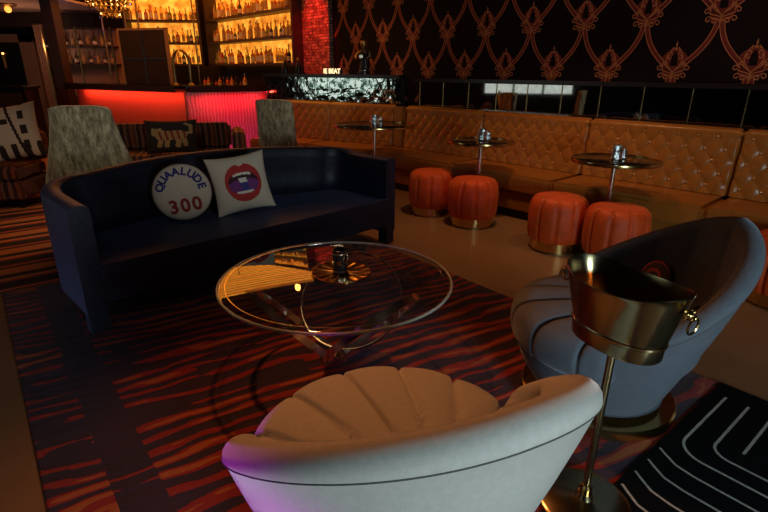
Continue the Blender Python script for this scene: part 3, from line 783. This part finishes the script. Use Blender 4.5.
def lips(x, z):
    x, z = x-.06, z-.02
    e = (abs(x)/.60)**2.1+(abs(z)/(.66 if z < 0 else .62))**2.1
    if e > 1 or z > .60-.55*max(0, .14-abs(x)): return 0
    if (abs(x)/.50)**2.2+(abs(z+.04)/.36)**2.2 < 1:
        if -.13 < x+.1*z < .13 and -.30 < z < .22: return (4 if z < .14 else 2) if z > -.03 else 5
        if z > .235-.5*x*x and abs(x) < .30: return 4
        if z < -.30 and abs(x) < .28: return 4
        if z < .10-.5*x*x: return 3
        return 2
    return 1
lc = thing('lips_cushion', 'square white cushion printed with red lips and a tablet on a purple tongue', 'cushion')
cushion('cover', .215, .065, lips, ['cloth', 'lipred', 'mouth', 'tongue', 'teeth', 'pill'], lc, 90)
# placed on the seat, leaning on the back
place_cushion(rc, (-1.40, 3.40, .62), R(16), R(-14), R(-8))
place_cushion(lc, (-1.06, 3.64, .635), R(24), R(-16), R(-7))

# ---------------------------------------------------------------- armchairs
def armchair(label, C, F, fabric, H=.86, seg=180, P0a=66, P0b=66, fast=0.):
    t = thing('armchair', label, 'armchair', (C[0], C[1], .014), F)
    def sm(x): x = max(0, min(1, x)); return x*x*(3-2*x)
    def prof(phi):              # phi in degrees 0..360, 0 = front
        a = abs((phi+180) % 360-180); P0 = P0a if phi < 180 else P0b
        up = sm((a-P0)/9.)                       # whether the wall stands here
        g = sm((a-P0)/(180-P0)); g = .35*max(0, (a-P0)/(180-P0))+.65*g
        g2 = math.sin(PI/2*max(0, min(1, (a-P0)/(180-P0))))**.85; g = g*(1-fast)+g2*fast; zr = .47+(H-.47)*g
        th = .030+.010*sm((a-P0)/40)             # half thickness of the roll
        rin = .35+.065*g-(.018*(1-g) if P0b > 80 and phi < 180 else 0)
        ro = rin+2*th
        ch = .010*(1-abs(math.sin(R(phi)*9))**.5)*(-1) if a > P0 else 0
        inner = [(rin-.05, .30), (rin-.03, .40), (rin-.012+.0*ch, .47+(zr-.47)*.25), (rin-.004, .47+(zr-.47)*.5), (rin, zr-th*1.3)]
        inner = [(r-ch*0+(.012*(1-abs(math.sin(R(phi)*8))**.45)), z) for r, z in inner]
        roll = [(rin+th-th*math.cos(b), zr-th+th*math.sin(b)) for b in [PI*k/8 for k in range(1, 8)]]
        outer = [(ro, zr-th*1.05), (ro-.004, zr-th*1.2)]
        low = [(ro-.01-(ro-.27)*s**1.15, (zr-th*1.5)*(1-s)+.075*s) for s in (.12, .28, .45, .62, .78, .9, 1.)]
        wall = inner+roll+outer+low
        # front band
        fb = [(.25, .30)]*len(inner)+[(.30+.0*k, .275+.01*math.sin(k)) for k in range(7)]
        fb = [(.24+.08*k/(len(inner)+6), .285) for k in range(len(inner)+7)]
        fb += [(.345, .28), (.358, .27)]+[(.368-(.368-.27)*s**1.5, .255*(1-s)+.075*s) for s in (.12, .28, .45, .62, .78, .9, 1.)]
        return [(fb[i][0]*(1-up)+wall[i][0]*up, fb[i][1]*(1-up)+wall[i][1]*up) for i in range(len(wall))]
    prs = [prof(360*i/seg) for i in range(seg)]; nv = len(prs[0])
    def Fg(i, j):
        r, z = prs[i][j]; a = 2*PI*i/seg; return (r*math.cos(a), r*math.sin(a), z)
    m = MB().grid(Fg, seg, nv, cu=True, flip=True)
    m.add([(.27*math.cos(2*PI*i/seg), .27*math.sin(2*PI*i/seg), .075) for i in range(seg)], [tuple(range(seg))[::-1]])
    sh = m.build('shell', fabric, t, 'all')
    # stitched seam below the roll
    pts = []
    for d in range(P0a+8, 360-P0b-8, 3):
        pr = prof(d); r, z = pr[13]; a = R(d); pts.append(((r+.0015)*math.cos(a), (r+.0015)*math.sin(a), z))
    MB().tube(pts, .0017, 6).build('seam', 'seam', sh, True)
    # seat cushion, channels fan out from the back
    nr, na = 16, 420
    rings = [(i*.04, 1-.03*(i/20)**3) for i in range(21)]+[(.84, .955), (.875, .93), (.91, .90), (.94, .86), (.965, .80), (.983, .72), (.995, .62), (1.0, .52), (1.0, .42), (.995, .3), (.985, .2), (.95, .06), (.88, 0.), (.5, 0), (0., 0.)]
    def Fs(i, j):
        q, hh = rings[j]; a = 2*PI*i/na; d = abs((math.degrees(a)+180) % 360-180); P0 = P0a if a < PI else P0b
        ro = .41 if d < P0 else .41-.045*sm((d-P0)/14)
        x, y = q*ro*math.cos(a), q*ro*math.sin(a)
        fx, rad = x+.34, math.hypot(x+.34, y); th = math.degrees(math.atan2(y, fx)); k = (th/15.5) % 1; k = min(k, 1-k)
        dist = R(k*15.5)*rad; g = math.exp(-(dist/.0075)**2)*sm((rad-.10)/.15)*(1 if d < 120 else 0)
        puff = .007*(1-(2*(.5-k))**2)*sm((rad-.2)/.3)
        return (x*(1-.022*g*sm(q*1.4-.4)), y*(1-.022*g*sm(q*1.4-.4)), .275+.185*hh-(.017*g-puff)*sm((hh-.1)/.6)+.022*(hh > .5)*(1-q*q))
    MB().grid(Fs, na, len(rings), cu=True, flip=True).build('seat_cushion', fabric, t, 'all')
    MB().lathe([(.325, 0), (.33, .006), (.33, .038), (.322, .046), (.20, .052), (.20, .08)], 72).build('swivel_base', 'brass', t, True)
    return t
armchair('pale grey velvet tub armchair in the foreground, seen from behind', (.03, 1.10), R(116), 'grey_velvet', H=.865, P0a=66, P0b=88, fast=.9)
armchair('slate blue velvet tub armchair with swivel base, behind the wine bucket', (.98, 1.965), R(176), 'slate_velvet')

# ---------------------------------------------------------------- coffee table
TC = (-.235, 2.30); TZ = .45
ct = thing('coffee_table', 'round glass coffee table on polished metal ring base, in front of the sofa', 'table', (*TC, .014))
tt = TZ-.014
MB().lathe([(.001, tt-.016), (.553, tt-.016), (.566, tt-.014)]+[(.566, tt-.014), (.573, tt-.008), (.566, tt-.002), (.553, tt), (.001, tt)], 96, cap=False).build('glass_top', 'table_glass', ct, True)
MB().lathe([(.535, tt+.0005), (.535, tt+.0015), (.531, tt+.0015), (.531, tt+.0005)], 96, cap=False).build('etched_ring', 'chrome', ct, True)
def ring(az, Rr=.262, wd=.034, th=.006, tilt=50, off=0.02):
    m = MB(); n = 72; vs = []
    ca, sa = math.cos(az), math.sin(az); ct_, st_ = math.cos(R(tilt)), math.sin(R(tilt))
    for i in range(n):
        a = 2*PI*i/n
        for (dr, dw) in ((0, -wd/2), (0, wd/2), (-th, wd/2), (-th, -wd/2)):
            r = Rr+dr
            # ring plane: lateral axis l, rising axis e (outwards and up); band axis is the plane normal
            l = r*math.sin(a); e = Rr-r*math.cos(a) if False else (-r*math.cos(a)+Rr)
            hx = off+e*ct_-dw*st_; z = e*st_+dw*ct_
            vs.append((hx*ca-l*sa, hx*sa+l*ca, z+wd/2*ct_))
    m.add(vs, [(i*4+j, i*4+(j+1) % 4, ((i+1) % n)*4+(j+1) % 4, ((i+1) % n)*4+j) for i in range(n) for j in range(4)])
    return m
MB().tube([(.568*math.cos(a), .568*math.sin(a), tt-.008) for a in [2*PI*i/128 for i in range(128)]], .0065, 8, True).build('ground_edge', 'edgeglass', ct, True)
for az in (R(212), R(322), R(75)): ring(az, .285, tilt=46).build('ring_leg', 'chrome', ct, True, bevel=0)
# brass tray and candle cup
tr = thing('brass_tray', 'round gold tray with radiating grooves at the middle of the glass coffee table', 'tray', (TC[0]+.02, TC[1]+.05, TZ+.002))
def sca(a, r, z): return 1
mm = MB()
def Ft(i, j):
    q = [0.02, .05, .13, .145, .150, .150][j]; a = 2*PI*i/96
    z = [.006, .006, .006, .010, .010, 0][j]+(.0025*math.sin(a*14) if 1 <= j <= 2 else 0)
    return (q*math.cos(a), q*math.sin(a), z)
mm.grid(Ft, 96, 6, cu=True).build('plate', 'brass', tr, True)
MB().lathe([(.15, 0), (.15, .001), (.001, .001)], 48).build('underside', 'dkbrass', tr)
MB().lathe([(.022, .005), (.022, .0105), (.018, .011)], 24).build('hub', 'lipred', tr, True)
cc = thing('candle_cup', 'tall black cup with silver bands and a round gold emblem standing on the gold tray', 'candle holder', (TC[0]+.015, TC[1]+.035, TZ+.0135))
MB().lathe([(.036, 0), (.036, .118), (.031, .12), (.031, .03), (.001, .028)], 36, cap=False).add([(.036*math.cos(2*PI*i/36), .036*math.sin(2*PI*i/36), 0) for i in range(36)], [tuple(range(36))[::-1]]).build('cup', 'cupdark', cc, True)
for z in (.008, .098): MB().lathe([(.0368, z), (.0368, z+.008)], 36, cap=False).build('silver_band', 'chrome', cc, True)
for k in range(5):
    a = R(-90)+k*2*PI/5; M_ = Matrix.Rotation(a+PI/2, 3, 'Z')
    m = MB(); m.lathe([(.001, 0), (.013, 0), (.013, .002), (.001, .002)], 20, cap=False)
    m.v = [tuple(M_ @ Vector((x, -.0355-z, y+.058))) for x, y, z in m.v]; m.build('emblem', 'brass', cc, True)
    m = MB().box(-.002, -.0385, .03, .002, -.0362, .095); 
    M2 = Matrix.Rotation(a+PI/2+PI/5, 3, 'Z'); m.v = [tuple(M2 @ Vector(v)) for v in m.v]; m.build('silver_bar', 'chrome', cc)

# ---------------------------------------------------------------- wine bucket on stand
SX, SY = .69, 1.325; AB = math.atan2(-.89, .47)
bs = thing('bucket_stand', 'slim bronze pole stand with round foot holding the wine bucket', 'stand', (SX, SY, .0195))
MB().lathe([(.145, 0), (.15, .004), (.15, .016), (.14, .022), (.06, .026), (.03, .034), (.018, .06), (.015, .07)], 56).build('foot_plate', 'bronze', bs, True)
MB().tube([(0, 0, .05), (.022, .035, .59)], .0125, 18).build('pole', 'bronze', bs, True)
MB().lathe([(.022, .052), (.022, .075), (.014, .085)], 20).build('collar', 'brass', bs, True)
MB().lathe([(.014, .57), (.03, .59), (.06, .598), (.06, .606)], 28, (.022, .035, 0)).build('cradle', 'bronze', bs, True)
bk_ = thing('wine_bucket', 'oval polished bronze wine bucket with ring handles on the pole stand', 'bucket', (SX+.025, SY+.04, .627), AB)
nb = 96
pr = [(.70, 0, 0), (.755, .001, 0), (.76, .004, 0), (.775, .048, .02), (.80, .052, .02), (.80, .060, .02), (.785, .064, .02), (.98, .205, .9), (1.0, .218, 1), (1.012, .222, 1), (1.0, .226, 1), (.985, .218, 1), (.965, .205, .9), (.71, .062, 0), (.69, .012, 0), (.001, .010, 0)]
def Fb(i, j):
    k, z, f = pr[j]; a = 2*PI*i/nb; c, s = math.cos(a), math.sin(a)
    e = .60; x = math.copysign(abs(c)**(.9), c)*.190*k; y = math.copysign(abs(s)**.9, s)*.118*k
    return (x*1.0, y, z*.90+f*.024*c*c)
MB().grid(Fb, nb, len(pr), cu=True).build('body', 'bronze', bk_, 'all')
bk_.children[0].data.set_sharp_from_angle(angle=R(30))
MB().add([Fb(i, 0) for i in range(nb)], [tuple(range(nb))[::-1]]).build('bottom', 'bronze', bk_)
for sgn in (-1, 1):
    x = sgn*.196
    kn = MB().ball((x, 0, .180), .015, 14, 8).ball((x+sgn*.016, 0, .178), .009, 10, 6).ball((x+sgn*.004, .014, .188), .007, 8, 5).ball((x+sgn*.004, -.014, .188), .007, 8, 5)
    kn = kn.build('handle_boss', 'brass', bk_, True)
    MB().tube([(x+sgn*(.018+.002*math.sin(b)), .021*math.cos(b), .155+.024*math.sin(b)) for b in [2*PI*i/28 for i in range(28)]], .0034, 8, True).build('ring', 'brass', kn, True)

# ---------------------------------------------------------------- slipper chairs, striped benches
def slipper(label, loc, rz, wt=.48, wb=.88, h=1.13):
    t = thing('slipper_chair', label, 'chair', loc, rz)        # back faces -y (towards the camera), seat goes to +y
    nu, nz = 22, 26
    def prof(side):
        def F(i, j):
            u = -1+2*i/(nu-1); s = j/(nz-1); z = .20+(h-.20)*s
            wd = wb+(wt-wb)*sm_(s*1.0); e = math.sqrt(max(0, 1-abs(u)**7)); top = 1-.035*abs(u)**5*sm_((s-.8)/.2)
            y = .0+.16*(1-s)**1.6*0+.06*s*-1+ side*(.055*e)+.05*u*u
            return (u*wd/2, y, z*top)
        return F
    m = MB().grid(prof(-1), nu, nz).grid(prof(1), nu, nz, flip=True)
    a = prof(-1); b = prof(1)
    m.grid(lambda i, j: (a if i == 0 else b)(0, j), 2, nz, flip=True).grid(lambda i, j: (a if i == 0 else b)(nu-1, j), 2, nz)
    m.grid(lambda i, j: (a if j == 0 else b)(i, nz-1), nu, 2).grid(lambda i, j: (a if j == 0 else b)(i, 0), nu, 2, flip=True)
    m.build('backrest', 'slipper', t, True)
    pts = [(-.39, .02), (.39, .02), (.40, .55), (.34, .66), (-.34, .66), (-.40, .55)]
    MB().prism(pts, .16, .42).build('seat', 'slipper', t, True, bevel=.04, seg=3)
    MB().prism([(x*.98, y*.98) for x, y in pts], .10, .17).build('seat_rail', 'slip_side', t, bevel=.01)
    for x in (-.30, .30):
        for y in (.10, .56): MB().lathe([(.012, 0), (.02, .11)], 12, (x, y, 0)).build('leg', 'dkwood', t, True)
    return t
def sm_(x): x = max(0, min(1, x)); return x*x*(3-2*x)
slipper('tall mottled beige slipper chair seen from behind, left of the cushions', (-2.50, 4.25, .01), R(10))
c2 = slipper('tall mottled beige slipper chair in front of the bar right end, behind the sofa', (-1.22, 5.75, .0), R(-20), .46, .52)

def bench(label, loc, rz, L, arm=True):
    t = thing('striped_bench', label, 'sofa', loc, rz)
    MB().box(0, 0, .10, L, .75, .30).build('base', 'stripe_sofa', t, bevel=.015)
    k = max(1, round(L/.85))
    for i in range(k): MB().box(L*i/k+.004, -.02, .30, L*(i+1)/k-.004, .58, .45).build('seat_cushion', 'stripe_sofa', t, True, bevel=.03, seg=3)
    for i in range(k): MB().box(L*i/k+.004, .56, .44, L*(i+1)/k-.004, .76, .77).build('back_cushion', 'stripe_sofa', t, True, bevel=.04, seg=3)
    if arm:
        for x in (-.16, L): MB().box(x, -.02, .10, x+.16, .78, .70).build('arm', 'stripe_sofa', t, True, bevel=.03, seg=3)
    for x in (.06, L-.1):
        for y in (.05, .68): MB().box(x, y, 0, x+.04, y+.04, .10).build('leg', 'black', t)
    return t
bench('striped sofa with the tiger cushion, in front of the glowing bar', (-3.55, 5.75, .010), R(17), 1.75)
bench('striped bench at the left picture edge with the black-and-cream cushion', (-5.15, 5.0, .010), R(8), 1.35, False)
def tiger(x, z):
    X, Z = x/.95, z/.95
    def seg(a, b, w):
        ax, az = a; bx, bz = b; t = max(0, min(1, ((X-ax)*(bx-ax)+(Z-az)*(bz-az))/((bx-ax)**2+(bz-az)**2))); return math.hypot(X-ax-t*(bx-ax), Z-az-t*(bz-az)) < w
    d = [seg((-.35, .0), (.35, .05), .28), seg((-.55, .2), (-.45, .15), .24), seg((-.4, -.2), (-.5, -.6), .1), seg((-.15, -.2), (-.2, -.6), .1), seg((.3, -.1), (.25, -.6), .11), seg((.5, -.1), (.55, -.55), .1),
         seg((.45, .15), (.8, .2), .07), seg((.8, .2), (.8, .65), .07), seg((.8, .65), (.6, .75), .07), seg((-.7, .42), (-.62, .36), .06), seg((-.42, .44), (-.48, .36), .06)]
    if any(d):
        if d[0] and math.sin(X*26+Z*4) > .35: return 2
        return 1
    return 0
tc = thing('tiger_cushion', 'dark cushion with an embroidered gold tiger on the striped sofa', 'cushion')
cushion('cover', .24, .07, tiger, ['darkfab', 'tiger', 'redink'], tc, 64)
place_cushion(tc, (-2.60, 6.22, .66), R(17), R(-16), R(0)); tc.scale = (1.25, 1, .85)
def blocks(x, z):
    c = (math.sin(x*9+z*2)+math.sin(z*11-x*3))
    if abs(x-.25+.2*z) < .05 or abs(x+.35) < .04: return 1
    if z < -.45 and math.sin(x*16) > .1: return 1
    if x > .3 and abs(math.sin(z*6)) < .8 and .42 < x < .62: return 1
    if -.25 < x < .1 and .25 < z < .42: return 1
    if -.8 < x < -.45 and .45 < z < .65: return 1
    return 0
kc = thing('block_print_cushion', 'large cream cushion with a bold black abstract print at the left picture edge', 'cushion')
cushion('cover', .30, .08, blocks, ['cloth', 'darkfab'], kc, 64)
place_cushion(kc, (-4.0, 5.45, .775), R(14), R(-18), R(-9))

sw = thing('swirl_cushion', 'small dark cushion with a red swirl, on the slate blue armchair behind the bucket', 'cushion')
def swirl(x, z):
    r = math.hypot(x, z); a = math.atan2(z, x); return 1 if r < .9 and math.sin(a*1+r*14) > .55 else 0
cushion('cover', .09, .035, swirl, ['darkfab', 'redink'], sw, 48, round_=True)
place_cushion(sw, (1.19, 2.02, .565), R(-80), R(-20), 0)

# ---------------------------------------------------------------- far left
struct(MB().box(-12, 9.4, 2.62, -5.9, 12.3, 2.66).build('ceiling_soffit', 'cream'))
struct(MB().box(-12, 12.2, 2.33, -6.5, 12.5, 3.25).build('trim_2', 'dkwood'))
struct(MB().box(-6.22, 9.95, 0, -6.02, 10.2, 2.61).build('trim_3', 'dkwood'))
fl = thing('flush_ceiling_lamp', 'small glowing lamp with dark round rose on the cream soffit', 'lamp', (-7.35, 10.75, 2.62))
MB().lathe([(.16, 0), (.17, -.02), (.13, -.04), (.06, -.045)], 32).build('rose', 'dkbrass', fl, True)
MB().ball((0, 0, -.10), .06, 16, 10).build('bulb', 'lamp_bulb', fl, True)
dr = MB().box(-10.0, 12.6, 0, -9.5, 12.75, 2.2).box(-8.55, 12.6, 0, -8.2, 12.75, 2.2).box(-10, 12.6, 2.02, -8.2, 12.75, 2.2)
struct(dr.build('door_1', 'tan', bevel=.01))
struct(MB().box(-9.5, 12.66, 0, -8.55, 12.7, 2.02).build('door_2', 'black'))
cur = thing('curtain', 'narrow pale drape hanging right of the dark doorway', 'curtain', (-7.75, 12.0, 0))
MB().grid(lambda i, j: (.20*i/24, .02*math.sin(i*1.1), .01+2.34*j/3), 25, 4).grid(lambda i, j: (.20*i/24, .02*math.sin(i*1.1)+.008, .01+2.34*j/3), 25, 4, flip=True).build('drape', 'tan', cur, 'all')
MB().tube([(-.05, 0, 2.36), (.26, 0, 2.36)], .014).build('rod', 'dkbrass', cur, True)
sc_ = thing('wall_sconce', 'small gold sconce inside the dark doorway at far left', 'lamp', (-9.0, 12.64, 1.45))
MB().lathe([(.01, 0), (.03, .03), (.02, .06), (.035, .22), (.04, .30)], 16).build('shade', 'tiger', sc_, True)
MB().ball((0, 0, .33), .022, 10, 6).build('bulb', 'candle_bulb', sc_, True)
hd = thing('host_stand', 'dark lacquered cabinet in the shadow behind the beige slipper chair', 'cabinet', (-6.9, 8.6, 0), R(10))
MB().box(-.9, 0, 0, .9, .5, 1.12).build('body', 'black', hd, bevel=.01)
MB().box(-.93, -.03, 1.12, .93, .53, 1.16).build('worktop', 'granite', hd, bevel=.005)
MB().box(-.85, -.015, .1, -.01, -.001, 1.05).build('door', 'dkwood', hd, bevel=.004)
MB().box(.01, -.015, .1, .85, -.001, 1.05).build('door', 'dkwood', hd, bevel=.004)

# unseen window added on the left wall, glowing for the partition mirrors
wm = MB()
for y in (2.0, 3.05, 4.1, 5.15): wm.box(-11.80, y, .75, -11.73, y+.07, 2.45)
for z in (.72, 1.58, 2.42): wm.box(-11.80, 2.0, z, -11.71, 5.22, z+.06)
struct(wm.build('added_window_1', 'dkwood'))
struct(MB().box(-11.79, 2.05, .78, -11.775, 5.18, 2.42).build('added_window_2', 'glow_pane'))
# chandelier
CH = (-4.0, 8.0, 2.38)
ch = thing('crystal_chandelier', 'crystal chandelier with candle bulbs glowing amber above the bar', 'chandelier', CH)
MB().tube([(0, 0, .25), (0, 0, .80)], .012).build('stem', 'dkbrass', ch, True)
MB().lathe([(.07, .80), (.07, .78), (.02, .74)], 20).build('ceiling_rose', 'dkbrass', ch, True)
fr = MB()
for r, z in ((.36, .08), (.25, -.06), (.13, -.18)): fr.tube([(r*math.cos(a), r*math.sin(a), z) for a in [2*PI*i/40 for i in range(40)]], .008, 6, True)
for k in range(8):
    a = PI*k/4; fr.tube([(0, 0, .25), (.2*math.cos(a), .2*math.sin(a), .2), (.36*math.cos(a), .36*math.sin(a), .08), (.25*math.cos(a), .25*math.sin(a), -.06), (.13*math.cos(a), .13*math.sin(a), -.18), (0, 0, -.24)], .007, 6)
fr.build('frame', 'dkbrass', ch, True)
drop = None
for r, z, n in ((.36, .08, 30), (.25, -.06, 22), (.13, -.18, 12), (.30, .01, 26)):
    for k in range(n):
        a = 2*PI*k/n+z
        if drop is None:
            drop = MB().lathe([(.001, 0), (.010, -.012), (.016, -.035), (.014, -.05), (.001, -.07)], 6, cap=False).build('crystal_drop', 'crystal', ch); o = drop
        else:
            o = drop.copy(); COL.objects.link(o)
        o.parent = ch; o.location = (r*math.cos(a), r*math.sin(a), z-.008)
for k in range(8):
    a = PI*k/4+.3; cs = MB().tube([(.22*math.cos(a), .22*math.sin(a), .08), (.22*math.cos(a), .22*math.sin(a), .15)], .012, 8).build('candle_sleeve', 'cloth', ch, True)
    MB().ball((.22*math.cos(a), .22*math.sin(a), .175), .020, 10, 8, 1.5).build('bulb', 'candle_bulb', cs, True)
lamp('POINT', 'chandelier_light', (CH[0], CH[1], CH[2]-.02), (0, 0, 0), 7, (1, .42, .10), .05)

# slatted ceiling over the bar and a hanging bulb, both seen mirrored in the glass table
AC = math.atan2(.99, 1.68)
def cl(x, y): dx, dy = x+2.7, y-7.75; return (dx*math.cos(AC)+dy*math.sin(AC), -dx*math.sin(AC)+dy*math.cos(AC))
struct(MB().prism([cl(-4.9, 6.45), cl(-2.7, 7.75), cl(-1.05, 8.74), cl(-1.75, 10.6), cl(-4.2, 12.6), cl(-6.2, 10.5)], 3.12, 3.2).build('ceiling_slats', 'slats', loc=(-2.7, 7.75, 0), rot=(0, 0, AC)))
hb = thing('pendant_bulb', 'bare glowing filament bulb on a cord above the lounge', 'lamp', (-1.35, 6.6, 2.55))
MB().ball((0, 0, 0), .05, 16, 10, 2.4).build('bulb', 'flame', hb, True)
MB().lathe([(.02, .11), (.02, .15), (.006, .16)], 14).build('socket', 'dkbrass', hb, True)
MB().tube([(0, 0, .15), (0, 0, .70)], .004, 6).build('cord', 'black', hb, True)
